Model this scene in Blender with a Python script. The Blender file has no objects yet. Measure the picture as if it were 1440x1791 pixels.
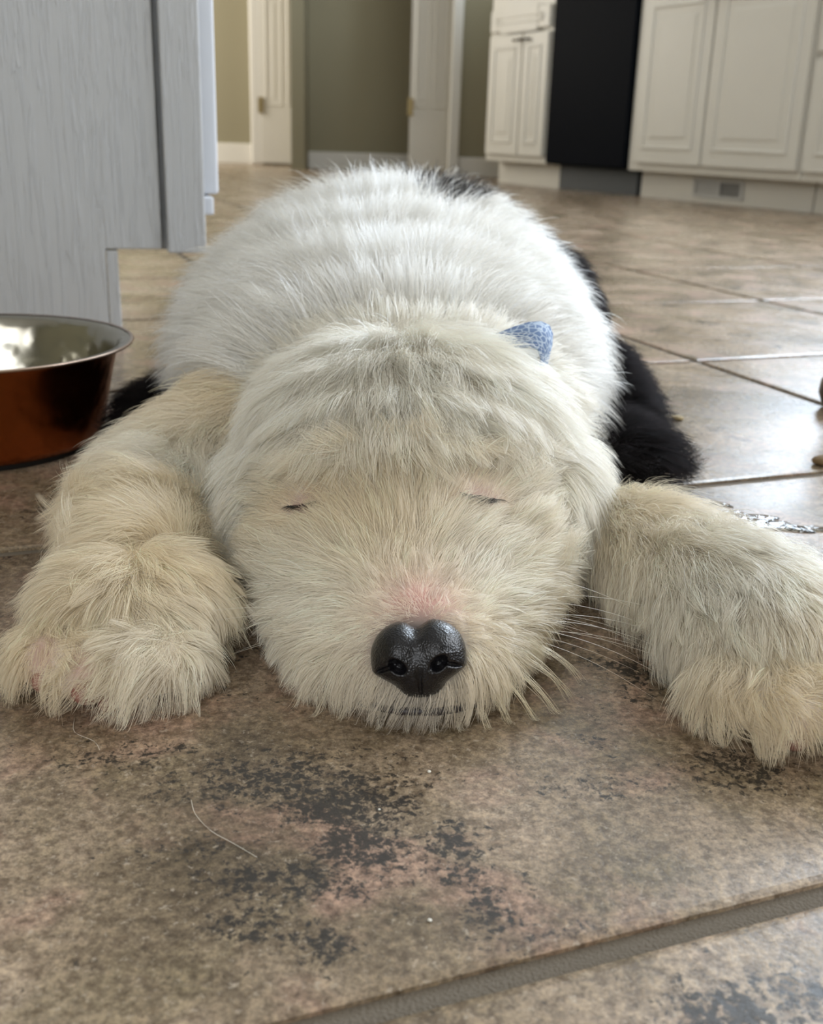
import bpy, bmesh, math, random
import numpy as np
from mathutils import Vector, Matrix, kdtree
R = math.radians
S = bpy.context.scene
COL = S.collection
rng = np.random.default_rng(7)
random.seed(7)

# ---------------------------------------------------------------- camera
H = 0.22
PITCH, ROLL = R(19.3), R(1.7)
Fv = Vector((0, math.cos(PITCH), -math.sin(PITCH)))
U0 = Vector((0, math.sin(PITCH), math.cos(PITCH)))
R0 = Vector((1, 0, 0))
Rv = R0*math.cos(ROLL)+U0*math.sin(ROLL)
Uv = U0*math.cos(ROLL)-R0*math.sin(ROLL)
cd = bpy.data.cameras.new('camera')
cam = bpy.data.objects.new('camera', cd)
COL.objects.link(cam)
cd.sensor_fit = 'VERTICAL'
cd.sensor_height = 36
cd.lens = 1900/1791*36
cd.clip_start = 0.02
m = Matrix.Identity(4)
for i in range(3):
    m[i][0], m[i][1], m[i][2] = Rv[i], Uv[i], -Fv[i]
m[2][3] = H
cam.matrix_world = m
cd.dof.use_dof = True
cd.dof.focus_distance = 0.455
cd.dof.aperture_fstop = 15
S.camera = cam
S.view_settings.view_transform = 'Standard'
S.view_settings.look = 'None'
S.view_settings.gamma = 1
S.view_settings.exposure = 0.42
S.view_settings.use_curve_mapping = False
S.cycles.max_bounces = 8
S.cycles.diffuse_bounces = 4
S.cycles.glossy_bounces = 4
S.cycles.transmission_bounces = 6
S.cycles.transparent_max_bounces = 6
S.cycles.sample_clamp_indirect = 6
S.cycles.use_adaptive_sampling = True
S.cycles.adaptive_threshold = 0.04
S.cycles_curves.shape = 'RIBBONS'
S.cycles_curves.subdivisions = 2

# ---------------------------------------------------------------- world, window light and an added hall lamp
w = bpy.data.worlds.new('sky')
S.world = w
w.use_nodes = True
bg = w.node_tree.nodes['Background']
bg.inputs[0].default_value = (0.62, 0.78, 1.0, 1)
bg.inputs[1].default_value = 1.2

def area(name, loc, target, sx, sy, power, col):
    l = bpy.data.lights.new(name, 'AREA')
    l.shape = 'RECTANGLE'; l.size = sx; l.size_y = sy
    l.energy = power; l.color = col
    o = bpy.data.objects.new(name, l); COL.objects.link(o)
    o.location = loc
    o.rotation_euler = (Vector(target)-Vector(loc)).to_track_quat('-Z', 'Y').to_euler()
    o['kind'] = 'helper'
    return o
# kitchen run frame (far right): origin on the kick line, KU runs away to the far left, KN faces the room
KA = R(118.5)
KO = Vector((1.11, 4.13, 0))
KU = Vector((math.cos(KA), math.sin(KA), 0))
KN = Vector((-math.sin(KA), math.cos(KA), 0))
if KN.dot(-KO) < 0: KN = -KN
def kp(u, n, z=0): return KO+KU*u+KN*n+Vector((0, 0, z))
WIN_U = (-1.55, 0.15)      # kitchen window over the worktop, along KU
wc = kp(sum(WIN_U)/2, -0.56, 1.62)
area('kitchen_window_light', wc, wc+KN, WIN_U[1]-WIN_U[0], 1.1, 125, (0.74, 0.86, 1.0))
area('patio_window_light', (2.9, 1.35, 1.25), (0, 0.9, 0.2), 2.0, 2.0, 66, (0.93, 0.96, 1.0))
area('back_window_light', (-0.5, -2.42, 1.5), (0, 0.6, 0.2), 2.4, 1.5, 30, (1.0, 0.975, 0.94))
area('hall_fill_light', (-2.7, 6.5, 1.2), (-0.9, 7.1, 0.5), 0.9, 1.6, 48, (1.0, 0.95, 0.86))  # added lamp that brightens the left hall bay; no window stands behind it

# ---------------------------------------------------------------- helpers
def link(o, parent=None):
    COL.objects.link(o)
    if parent is not None: o.parent = parent
    return o
def tag(o, label=None, cat=None, group=None, kind=None):
    if label: o['label'] = label
    if cat: o['category'] = cat
    if group: o['group'] = group
    if kind: o['kind'] = kind
    return o
def thing(name, label, cat, loc=(0, 0, 0), rz=0, group=None):
    o = bpy.data.objects.new(name, None)
    o.empty_display_size = .02
    link(o); o.location = loc; o.rotation_euler = (0, 0, rz)
    return tag(o, label, cat, group)
def obj(name, bm, mat, parent=None, smooth=False, bevel=0, seg=2):
    me = bpy.data.meshes.new(name)
    bmesh.ops.recalc_face_normals(bm, faces=bm.faces)
    bm.to_mesh(me); bm.free()
    if mat: me.materials.append(mat)
    if smooth:
        for p in me.polygons: p.use_smooth = True
    o = bpy.data.objects.new(name, me)
    link(o, parent)
    if bevel:
        b = o.modifiers.new('bevel', 'BEVEL'); b.width = bevel; b.segments = seg; b.limit_method = 'ANGLE'
    return o
def box(bm, x0, x1, y0, y1, z0, z1, M=None):
    vs = [bm.verts.new((x, y, z)) for x in (x0, x1) for y in (y0, y1) for z in (z0, z1)]
    if M is not None:
        for v in vs: v.co = M @ v.co
    for f in ((0, 1, 3, 2), (4, 6, 7, 5), (0, 4, 5, 1), (2, 3, 7, 6), (0, 2, 6, 4), (1, 5, 7, 3)):
        bm.faces.new([vs[i] for i in f])
    return bm
def bx(*a, M=None):
    return box(bmesh.new(), *a, M=M)
def lathe(bm, prof, n=64, center=(0, 0, 0)):
    rings = []
    for r, z in prof:
        if r < 1e-6:
            rings.append([bm.verts.new((center[0], center[1], center[2]+z))])
        else:
            rings.append([bm.verts.new((center[0]+r*math.cos(2*math.pi*i/n), center[1]+r*math.sin(2*math.pi*i/n), center[2]+z)) for i in range(n)])
    for a, b in zip(rings, rings[1:]):
        for i in range(n):
            j = (i+1) % n
            if len(a) == 1: bm.faces.new((a[0], b[j], b[i]))
            elif len(b) == 1: bm.faces.new((a[i], a[j], b[0]))
            else: bm.faces.new((a[i], a[j], b[j], b[i]))
    return bm
def tube(bm, pts, r0, r1, n=5):
    pts = [Vector(p) for p in pts]
    rings = []
    for i, p in enumerate(pts):
        d = (pts[min(i+1, len(pts)-1)]-pts[max(i-1, 0)]).normalized()
        a = d.orthogonal().normalized(); b = d.cross(a)
        r = r0+(r1-r0)*i/(len(pts)-1)
        rings.append([bm.verts.new(p+(a*math.cos(2*math.pi*k/n)+b*math.sin(2*math.pi*k/n))*r) for k in range(n)])
    for a, b in zip(rings, rings[1:]):
        for k in range(n):
            bm.faces.new((a[k], a[(k+1) % n], b[(k+1) % n], b[k]))
    bm.faces.new(rings[0][::-1]); bm.faces.new(rings[-1])
    return bm

class NT:
    def __init__(s, name):
        s.m = bpy.data.materials.new(name); s.m.use_nodes = True
        s.t = s.m.node_tree; s.b = s.t.nodes['Principled BSDF']; s.out = s.t.nodes['Material Output']
    def n(s, typ, **kw):
        nd = s.t.nodes.new(typ)
        ins = kw.pop('ins', {})
        for k, v in kw.items(): setattr(nd, k, v)
        for k, v in ins.items():
            if isinstance(v, bpy.types.NodeSocket): s.t.links.new(v, nd.inputs[k])
            else: nd.inputs[k].default_value = v
        return nd
    def link(s, a, b): s.t.links.new(a, b)
    def math(s, op, a, b=0.0, c=None, clamp=False):
        ins = {0: a, 1: b}
        if c is not None: ins[2] = c
        return s.n('ShaderNodeMath', operation=op, use_clamp=clamp, ins=ins).outputs[0]
    def noise(s, vec, scale, detail=3, rough=.5, dist=0):
        return s.n('ShaderNodeTexNoise', ins={'Vector': vec, 'Scale': float(scale), 'Detail': detail, 'Roughness': rough, 'Distortion': dist}).outputs[0]
    def ramp(s, fac, stops):
        r = s.n('ShaderNodeValToRGB', ins={0: fac})
        el = r.color_ramp.elements
        while len(el) < len(stops): el.new(.5)
        for e, (p, c) in zip(el, stops):
            e.position = p; e.color = (*c, 1) if len(c) == 3 else c
        return r.outputs[0]
    def step(s, fac, a, b):
        return s.n('ShaderNodeMapRange', interpolation_type='SMOOTHSTEP', ins={0: fac, 1: a, 2: b, 3: 0.0, 4: 1.0}).outputs[0]
    def mix(s, fac, a, b, blend='MIX'):
        nd = s.n('ShaderNodeMix', data_type='RGBA', blend_type=blend)
        for i, v in ((0, fac), (6, a), (7, b)):
            if isinstance(v, bpy.types.NodeSocket): s.t.links.new(v, nd.inputs[i])
            else: nd.inputs[i].default_value = v if i == 0 or len(v) == 4 else (*v, 1)
        return nd.outputs[2]
    def bump(s, h, strength, dist):
        nd = s.n('ShaderNodeBump', ins={'Height': h, 'Strength': strength, 'Distance': dist})
        s.link(nd.outputs[0], s.b.inputs['Normal'])
def simple(name, col, rough=.5, metal=0, bump=None, spec=.5, coat=0):
    s = NT(name)
    s.b.inputs['Base Color'].default_value = (*col, 1)
    s.b.inputs['Roughness'].default_value = rough
    s.b.inputs['Metallic'].default_value = metal
    s.b.inputs['Specular IOR Level'].default_value = spec
    s.b.inputs['Coat Weight'].default_value = coat
    tc = s.n('ShaderNodeTexCoord').outputs['Object']
    nz = s.noise(tc, bump[0] if bump else 40, 4)
    c = s.mix(s.math('MULTIPLY', nz, .16), (*col, 1), tuple(x*.72 for x in col)+(1,))
    s.link(c, s.b.inputs['Base Color'])
    if bump: s.bump(nz, bump[1], bump[2])
    return s.m

# ---------------------------------------------------------------- materials
def tile_material():
    s = NT('stone_tile')
    geo = s.n('ShaderNodeNewGeometry')
    pos = geo.outputs['Position']
    at = s.n('ShaderNodeAttribute', attribute_name='tile_seed')
    off = s.n('ShaderNodeVectorMath', operation='ADD', ins={0: pos, 1: at.outputs['Vector']}).outputs[0]
    n1 = s.noise(off, 9, 5, .6)
    n2 = s.noise(off, 17, 5, .62, .4)
    n3 = s.noise(off, 190, 6, .75)
    n4 = s.noise(off, 620, 4, .75)
    base = s.ramp(n1, [(.30, (.11, .083, .052)), (.44, (.20, .152, .10)), (.55, (.30, .23, .162)), (.70, (.37, .295, .225))])
    pink = s.mix(s.math('MULTIPLY', s.step(n2, .50, .66), .55), base, (.36, .225, .17))
    olive = s.mix(s.math('MULTIPLY', s.step(s.noise(off, 11, 4, .6), .52, .64), .55), pink, (.17, .135, .078))
    grain = s.mix(.60, olive, s.ramp(n3, [(.40, (.20, .17, .14)), (.5, (.5, .49, .48)), (.60, (.84, .82, .78))]), 'OVERLAY')
    grain = s.mix(.50, grain, s.ramp(n4, [(.41, (.27, .25, .23)), (.5, (.5, .5, .5)), (.59, (.76, .74, .70))]), 'OVERLAY')
    # dark mineral speckle: fine grains gathered into patches
    patch = s.math('MULTIPLY', s.step(s.noise(off, 15, 4, .6), .53, .72), .8)
    for (x, y, rx, ry, a) in [(-.040, .334, .040, .016, .8), (-.021, .320, .022, .012, 1.0), (-.014, .298, .016, .012, 1.0),
                              (-.034, .279, .026, .009, .85), (-.043, .259, .013, .008, .75), (-.022, .253, .010, .008, .75),
                              (.026, .270, .006, .014, .8), (.015, .300, .010, .012, .9), (.018, .286, .010, .008, .7),
                              (.124, .350, .020, .012, .8), (-.10, .345, .03, .01, .55), (-.062, .292, .02, .008, .5),
                              (.088, .232, .014, .009, 1.0), (.11, .238, .012, .01, .8), (.07, .335, .02, .01, .5)]:
        d = s.n('ShaderNodeVectorMath', operation='SUBTRACT', ins={0: pos, 1: (x, y, 0)}).outputs[0]
        d = s.n('ShaderNodeVectorMath', operation='MULTIPLY', ins={0: d, 1: (1/rx, 1/ry, 0)}).outputs[0]
        ln = s.n('ShaderNodeVectorMath', operation='LENGTH', ins={0: d}).outputs['Value']
        q = s.n('ShaderNodeMapRange', interpolation_type='SMOOTHSTEP', ins={0: ln, 1: .2, 2: 2.1, 3: a, 4: 0.0}).outputs[0]
        patch = s.math('MAXIMUM', patch, q)
    sp = s.noise(pos, 340, 5, .72, .5)
    sp2 = s.noise(pos, 120, 5, .7, .8)
    v = s.math('ADD', s.math('MULTIPLY', sp, .60), s.math('MULTIPLY', sp2, .40))
    th = s.math('ADD', v, s.math('MULTIPLY', patch, .165))
    dark = s.math('MULTIPLY', s.step(th, .575, .66), .95)
    lightsp = s.math('MULTIPLY', s.step(s.noise(off, 300, 5, .75, .3), .57, .66), .5)
    c = s.mix(dark, s.mix(lightsp, grain, (.56, .47, .36)), (.028, .024, .020))
    # one pale meandering vein on the nearest tile
    s.link(c, s.b.inputs['Base Color'])
    rg = s.n('ShaderNodeMapRange', ins={0: n2, 1: .3, 2: .7, 3: .20, 4: .34}).outputs[0]
    s.link(rg, s.b.inputs['Roughness'])
    s.b.inputs['Specular IOR Level'].default_value = .36
    s.bump(s.math('ADD', s.math('MULTIPLY', n3, .7), s.math('MULTIPLY', s.noise(off, 22, 3), .9)), .30, .0012)
    return s.m
M_tile = tile_material()
M_grout = simple('grout', (.15, .122, .088), .9, bump=(900, .9, .001))
def painted_wood():
    s = NT('painted_wood_grain')
    tc = s.n('ShaderNodeTexCoord').outputs['Object']
    mp = s.n('ShaderNodeMapping', ins={0: tc, 3: (1, 1, .055)}).outputs[0]
    g = s.noise(mp, 230, 4, .6, .8)
    g2 = s.noise(mp, 90, 3, .6, .3)
    h = s.math('ADD', s.step(g, .50, .60), s.math('MULTIPLY', g2, .8))
    s.b.inputs['Base Color'].default_value = (.51, .52, .52, 1)
    s.b.inputs['Roughness'].default_value = .42
    s.bump(h, .62, .0012)
    return s.m
M_panel = painted_wood()
M_white = simple('cabinet_paint', (.70, .67, .60), .38, bump=(14, .05, .002))
M_door_lit = simple('island_door_lit_paint', (.72, .74, .78), .35)  # lighter and bluer than the panel: window light on the door put into colour
M_trim = simple('trim_paint', (.68, .65, .58), .42)
M_wall = simple('olive_wall_paint', (.27, .24, .155), .9, bump=(300, .2, .0006))
M_ceil = simple('ceiling_paint', (.75, .74, .70), .9)
M_black = simple('black_appliance', (.006, .007, .010), .4, spec=.01)
M_kick = simple('dark_kick_metal', (.05, .058, .064), .55)
M_bronze = simple('dark_bronze', (.09, .07, .05), .4, 1)
M_brass = simple('brass_hinge', (.36, .28, .14), .45, 1)
M_vent = simple('vent_paint', (.56, .55, .52), .5)
M_vent_shade = simple('vent_shade', (.03, .03, .03), .8)  # dark colour standing for the shade inside the vent
M_counter = simple('stone_worktop', (.20, .18, .16), .25, bump=(60, .05, .001))

# ---------------------------------------------------------------- setting
GA = R(21); gu = (math.cos(GA), math.sin(GA)); gn = (-math.sin(GA), math.cos(GA))
T = .370; G = .0092
def floor():
    bm = bmesh.new()
    seed = bm.loops.layers.float_color.new('tile_seed')
    oa, ob = .683, .2155
    prof = [(0, -.0006), (.0012, -.0003), (.0030, 0)]
    for i in range(-12, 16):
        for j in range(-6, 24):
            a0, a1 = oa+i*T+G/2, oa+(i+1)*T-G/2
            b0, b1 = ob+j*T+G/2, ob+(j+1)*T-G/2
            ca, cb = (a0+a1)/2, (b0+b1)/2
            x, y = gu[0]*ca+gn[0]*cb, gu[1]*ca+gn[1]*cb
            if not (-3.1 < x < 4.4 and -2.7 < y < 8.2): continue
            rings = []
            for ins, z in [(0, -.004)]+prof:
                r = []
                for (a, b) in ((a0+ins, b0+ins), (a1-ins, b0+ins), (a1-ins, b1-ins), (a0+ins, b1-ins)):
                    r.append(bm.verts.new((gu[0]*a+gn[0]*b, gu[1]*a+gn[1]*b, z)))
                rings.append(r)
            fs = [bm.faces.new(rings[-1])]
            for p, q in zip(rings, rings[1:]):
                for k in range(4):
                    fs.append(bm.faces.new((p[k], p[(k+1) % 4], q[(k+1) % 4], q[k])))
            sd = (random.uniform(0, 9), random.uniform(0, 9), random.uniform(0, 9), 1)
            if i == -1 and j == 0: sd = (0, 0, 0, 1)
            for f in fs:
                for l in f.loops: l[seed] = sd
    o = obj('floor', bm, M_tile)
    tag(o, kind='structure')
    g = obj('grout', bx(-3.2, 4.6, -2.8, 8.4, -.05, -.0022), M_grout, o)
    return o
floor()
def wallbox(name, bm, mat=M_wall):
    return tag(obj(name, bm, mat), kind='structure')
b = bx(-3.05, 4.5, -2.65, -2.5, 0, .9)
box(b, -3.05, -1.7, -2.65, -2.5, .9, 2.2); box(b, .7, 4.5, -2.65, -2.5, .9, 2.2); box(b, -3.05, 4.5, -2.65, -2.5, 2.2, 2.5)
wallbox('wall_front', b)
wallbox('wall_left', bx(-3.15, -3.0, -2.65, 8.0, 0, 2.5))
b = bx(3.0, 3.15, -2.65, .3, 0, 2.5)
box(b, 3.0, 3.15, 2.4, 2.95, 0, 2.5); box(b, 3.0, 3.15, .3, 2.4, 2.25, 2.5)
wallbox('wall_right', b)
wallbox('wall_back', bx(-3.0, .9, 7.15, 7.3, 0, 2.5))
tag(obj('ceiling', bx(-3.15, 4.5, -2.65, 8.0, 2.5, 2.6), M_ceil), kind='structure')
# kitchen wall behind the cabinet run, with its window opening
MK = Matrix((( KU.x, KN.x, 0, KO.x), (KU.y, KN.y, 0, KO.y), (0, 0, 1, 0), (0, 0, 0, 1)))
def kb(u0, u1, n0, n1, z0, z1, bm=None):
    return box(bm if bm else bmesh.new(), u0, u1, n0, n1, z0, z1, M=MK)
b = kb(-2.6, 2.15, -.72, -.60, 0, 1.02)
kb(-2.6, WIN_U[0], -.72, -.60, 1.02, 2.2, b); kb(WIN_U[1], 2.15, -.72, -.60, 1.02, 2.2, b); kb(-2.6, 2.15, -.72, -.60, 2.2, 2.5, b)
wallbox('wall_kitchen', b)
wf = bmesh.new()
for (u0, u1, z0, z1) in ((WIN_U[0], WIN_U[0]+.05, 1.02, 2.2), (WIN_U[1]-.05, WIN_U[1], 1.02, 2.2), (WIN_U[0]+.05, WIN_U[1]-.05, 1.02, 1.07), (WIN_U[0]+.05, WIN_U[1]-.05, 2.15, 2.2), (-.725, -.675, 1.07, 2.15)):
    kb(u0, u1, -.70, -.64, z0, z1, wf)
tag(obj('window_1', wf, M_trim), kind='structure')

# far hall: lit left bay, door 1, dark bay, door 2, pillar
XP = -.735
tag(obj('wall_hall_partition', bx(XP, XP+.075, 6.42, 7.14, 0, 2.49), M_wall), kind='structure')
b = bx(XP+.076, .19, 6.62, 6.70, 0, 2.49)
tag(obj('wall_dark_bay', b, M_wall), kind='structure')
tag(obj('baseboard_dark_bay', bx(XP+.077, -.07, 6.604, 6.619, 0, .095), M_trim, bevel=.003), kind='structure')
tag(obj('baseboard_hall', bx(-2.0, -1.02, 7.134, 7.149, 0, .12), M_trim, bevel=.003), kind='structure')
b = bx(.192, .50, 6.05, 6.9, 0, 2.49)
tag(obj('wall_pillar', b, M_wall), kind='structure')
tag(obj('baseboard_pillar', bx(.193, .50, 6.030, 6.045, 0, .10), M_trim, bevel=.003), kind='structure')
tag(obj('trim_1', bx(.135, .190, 5.98, 6.08, 0, 2.1), M_trim, bevel=.01), kind='structure')
tag(obj('trim_2', bx(-1.06, -.98, 7.08, 7.149, 0, 2.1), M_trim, bevel=.01), kind='structure')

def raised(bm, x0, x1, z0, z1, y, s=-1, M=None, inset=.012, deep=.006, rise=.028):
    """a raised field: groove ring then a chamfered panel, on a face whose outward direction is s*y"""
    def ring(i, d):
        vs = [bm.verts.new((x, y+s*d, z)) for x, z in ((x0+i, z0+i), (x1-i, z0+i), (x1-i, z1-i), (x0+i, z1-i))]
        if M is not None:
            for v in vs: v.co = M @ v.co
        return vs
    rs = [ring(0, .0), ring(.004, .004), ring(.010, .004), ring(inset+.004, -deep), ring(inset+.008, -deep), ring(inset+.008+rise, .002)]
    for a, b_ in zip(rs, rs[1:]):
        for k in range(4): bm.faces.new((a[k], a[(k+1) % 4], b_[(k+1) % 4], b_[k]))
    bm.faces.new(rs[-1])
def slab_door(name, x0, x1, y, ang, hinge_px, kind='structure'):
    wd = x1-x0
    o = tag(obj(name, bx(0, wd, 0, .035, .012, 2.03), M_trim, bevel=.003), kind=kind)
    o.location = (x0, y, 0); o.rotation_euler = (0, 0, ang)
    bm = bmesh.new()
    for (a, b_) in ((.10, .46), (.54, .90)):
        for z0, z1 in ((.22, .30+.0), (.34, .95), (1.05, 1.85)):
            if z1-z0 < .1: continue
            raised(bm, wd*a, wd*b_, z0 if z0 > .3 else .22, z1, 0, -1)
    p = obj('door_panel', bm, M_trim, o)
    hb = bx(-.012, .02, -.012, .004, .30, .39)
    obj('hinge', hb, M_brass, o)
    return o
slab_door('door_1', -.985, -.985+.30, 6.98, R(0), 0)
slab_door('door_2', -.075, .150, 6.30, R(-4), 0)

# ---------------------------------------------------------------- kitchen cabinets on the far right
def cab_door(root, u0, u1, z0, z1, n, name='door', handle=None):
    d = obj(name, kb(u0, u1, n, n+.019, z0, z1), M_white, root, bevel=.003)
    bm = bmesh.new()
    raised(bm, u0+.045, u1-.045, z0+.05, z1-.05, n+.0195, 1, MK)
    obj('raised_panel', bm, M_white, d)
    if handle:
        hu, hz, hw = handle
        hb = bmesh.new()
        tube(hb, [kp(hu-hw, n+.02, hz), kp(hu-hw, n+.035, hz), kp(hu-hw*.5, n+.042, hz-.004), kp(hu+hw*.5, n+.042, hz-.004), kp(hu+hw, n+.035, hz), kp(hu+hw, n+.02, hz)], .005, .005, 8)
        obj('handle', hb, M_bronze, d, smooth=True)
    return d
FN = .075   # cabinet face stands this far proud of the kick
def cabinet(name, label, u0, u1, ztop, doors):
    o = thing(name, label, 'cabinet', kp(u0, 0, 0)); 
    inv = Matrix.Translation(-o.location)
    parts = []
    parts.append(obj('carcass', kb(u0, u1, -.55, FN, .100, .88), M_white, None, bevel=.003))
    parts.append(obj('kick_board', kb(u0+.002, u1-.002, -.02, 0, .0, .100), M_white, None))
    for d in doors:
        parts.append(cab_door(None, *d[0], FN+.0005, name=d[1], handle=d[2]))
    for p in parts:
        p.parent = o; p.matrix_parent_inverse = inv
    return o
c1 = cabinet('base_cabinet', 'white base cabinet with two raised-panel doors right of the black appliance, vent in its kick', -.413, .480, .74,
    [((-.400, .046, .130, .735), 'door', (.030, .695, .030)), ((.056, .430, .130, .735), 'door', (.082, .695, .030))])
c2 = cabinet('base_cabinet', 'white base cabinet with deep drawers at the right edge, beside the two-door cabinet', -1.32, -.417, .74,
    [((-1.30, -.428, .130, .470), 'drawer_front', None), ((-1.30, -.428, .492, .735), 'drawer_front', None)])
c3 = cabinet('base_cabinet', 'narrow white base cabinet left of the black appliance, with doors under a drawer', 1.040, 1.550, .74,
    [((1.262, 1.53, .130, .640), 'door', (1.288, .615, .022)), ((1.060, 1.252, .130, .640), 'door', (1.226, .615, .022)), ((1.060, 1.53, .655, .745), 'drawer_front', None)])
# floor register let into the kick board
v = thing('floor_vent', 'small white vent grille in the white kick board under the two-door cabinet', 'vent', kp(.168, 0, 0))
inv = Matrix.Translation(-v.location)
vb = bmesh.new()
U0v, U1v = -.088, .172
for (a, b_, z0, z1) in ((U0v, U1v, .018, .028), (U0v, U1v, .076, .086), (U0v, U0v+.012, .028, .076), (U1v-.012, U1v, .028, .076), (.030, .036, .028, .076)):
    kb(a, b_, .0005, .006, z0, z1, vb)
vp = [obj('vent_frame', vb, M_vent), obj('vent_shade_sheet', kb(U0v+.012, U1v-.012, .0004, .0012, .028, .076), M_vent_shade)]  # dark sheet on the solid kick board, coloured as shade behind the slats
sb = bmesh.new()
u = U0v+.018
while u < U1v-.014:
    wslat = .0026 if u < .03 else .0062
    kb(u, u+wslat, .0012, .0020, .028, .076, sb); u += .0085
vp.append(obj('vent_slats', sb, M_vent))
for p in vp: p.parent = v; p.matrix_parent_inverse = inv
# black appliance
a = thing('wine_fridge', 'tall glossy black under-counter appliance between the white cabinets', 'appliance', kp(.76, 0, 0))
inv = Matrix.Translation(-a.location)
ap = [obj('body', kb(.488, 1.032, -.5, .05, .10, .86), M_black, bevel=.004),
      obj('door', kb(.488, 1.032, .052, .092, .105, .86), M_black, bevel=.006),
      obj('kick_plate', kb(.495, 1.030, -.02, .008, 0, .098), M_kick)]
for p in ap: p.parent = a; p.matrix_parent_inverse = inv
tag(obj('worktop', kb(-1.33, 1.56, -.56, .11, .881, .92), M_counter, bevel=.004), 'long stone worktop running over the white base cabinets', 'worktop')

# ---------------------------------------------------------------- island at the left
IA = R(15.8)
IO = Vector((-.2185, 1.138, 0))
IX = Vector((-math.cos(IA), -math.sin(IA), 0)); IY = Vector((-math.sin(IA), math.cos(IA), 0))
MI = Matrix(((IX.x, IY.x, 0, 0), (IX.y, IY.y, 0, 0), (0, 0, 1, 0), (0, 0, 0, 1)))
isl = thing('kitchen_island', 'pale grey painted wooden island cabinet end with toe notch behind the bowl', 'cabinet', IO)
def ib(*q, bm=None): return box(bm if bm else bmesh.new(), *q, M=MI)
def prism(bm, poly, y0, y1, M):
    a = [bm.verts.new(M @ Vector((x, y0, z))) for x, z in poly]
    b_ = [bm.verts.new(M @ Vector((x, y1, z))) for x, z in poly]
    n = len(poly)
    bm.faces.new(a); bm.faces.new(b_[::-1])
    for i in range(n): bm.faces.new((a[i], a[(i+1) % n], b_[(i+1) % n], b_[i]))
    return bm
obj('end_panel', prism(bmesh.new(), [(.044, .100), (.100, .100), (.100, 0), (.72, 0), (.72, .88), (.044, .88)], .0, .018, MI), M_panel, isl, bevel=.0015)
obj('corner_post', ib(0, .0385, -.004, .020, .0965, .88), M_panel, isl, bevel=.0018)
obj('face_frame', ib(.0, .060, .0205, .62, .098, .88), M_panel, isl)
obj('toe_board', ib(.088, .0995, .0, .62, 0, .0985), M_panel, isl, bevel=.001)
db = ib(-.019, -.0005, .045, .60, .152, .88)
dd = obj('door', db, M_door_lit, isl, bevel=.003)
obj('drawer_rail', ib(-.012, -.0005, .030, .60, .132, .150), M_door_lit, isl, bevel=.002)
obj('worktop', ib(-.04, .76, -.03, .66, .881, .92), M_counter, isl, bevel=.004)

# ---------------------------------------------------------------- copper bowl
def copper():
    s = NT('hammered_copper')
    tc = s.n('ShaderNodeTexCoord').outputs['Object']
    vo = s.n('ShaderNodeTexVoronoi', ins={'Vector': tc, 'Scale': 85.0}, feature='SMOOTH_F1').outputs['Distance']
    c = s.mix(s.noise(tc, 30, 3), (.36, .095, .025, 1), (.50, .15, .045, 1))
    s.link(c, s.b.inputs['Base Color'])
    s.b.inputs['Metallic'].default_value = 1
    s.b.inputs['Roughness'].default_value = .27
    s.bump(vo, .16, .006)
    return s.m
def steel():
    s = NT('brushed_steel_inside')
    tc = s.n('ShaderNodeTexCoord').outputs['Object']
    vo = s.n('ShaderNodeTexVoronoi', ins={'Vector': tc, 'Scale': 70.0}, feature='SMOOTH_F1').outputs['Distance']
    s.b.inputs['Base Color'].default_value = (.40, .38, .32, 1)
    s.b.inputs['Metallic'].default_value = 1
    s.b.inputs['Roughness'].default_value = .20
    s.bump(vo, .22, .006)
    return s.m
M_copper, M_steel = copper(), steel()
M_rim = simple('polished_rim', (.80, .62, .52), .22, 1)
BC = (-.316, .757, 0)
bowl = thing('pet_bowl', 'hammered copper dog bowl with steel inside on the floor by the island', 'bowl', BC)
obj('outer_shell', lathe(bmesh.new(), [(0, .003), (.080, .003), (.0865, .0045), (.0895, .010), (.0935, .030), (.0985, .052), (.1020, .0665), (.1045, .0695)], 96), M_copper, bowl, smooth=True)
obj('inner_shell', lathe(bmesh.new(), [(.1125, .0728), (.1060, .0722), (.1030, .0695), (.1000, .062), (.0945, .040), (.0885, .018), (.080, .009), (.05, .0065), (0, .006)], 96), M_steel, bowl, smooth=True)
obj('rim', lathe(bmesh.new(), [(.1040, .0690), (.1100, .0706), (.1135, .0716), (.1143, .0727), (.1135, .0736), (.1118, .0733)], 96), M_rim, bowl, smooth=True)
obj('base_ring', lathe(bmesh.new(), [(.072, .0035), (.0725, .0), (.0835, .0), (.0845, .0038)], 72), simple('black_rubber', (.015, .014, .013), .8), bowl, smooth=True)

# ---------------------------------------------------------------- small things on the floor
M_kibble = simple('kibble_brown', (.20, .13, .06), .8, bump=(300, .6, .001))
def pebble(name, loc, r, mat, label, cat, flat=.6, group=None, seed=0):
    bm = bmesh.new()
    bmesh.ops.create_icosphere(bm, subdivisions=3, radius=1)
    rr = random.Random(seed)
    k = [(rr.uniform(-2, 2), rr.uniform(-2, 2), rr.uniform(-2, 2), rr.uniform(0, 6)) for _ in range(6)]
    for v_ in bm.verts:
        q = 1+.10*sum(math.sin(v_.co.x*a_+v_.co.y*b_+v_.co.z*c_+d_) for a_, b_, c_, d_ in k)/2
        v_.co = Vector((v_.co.x*r*q, v_.co.y*r*q*.9, (v_.co.z*flat)*r*q))
    zmin = min(v_.co.z for v_ in bm.verts)
    o = obj(name, bm, mat, smooth=True); o.location = (loc[0], loc[1], -zmin)
    return tag(o, label, cat, group)
pebble('kibble', (.297, .757), .0085, M_kibble, 'brown dry kibble piece on the grout line at the right edge of the photo', 'kibble', .45, seed=1)
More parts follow.
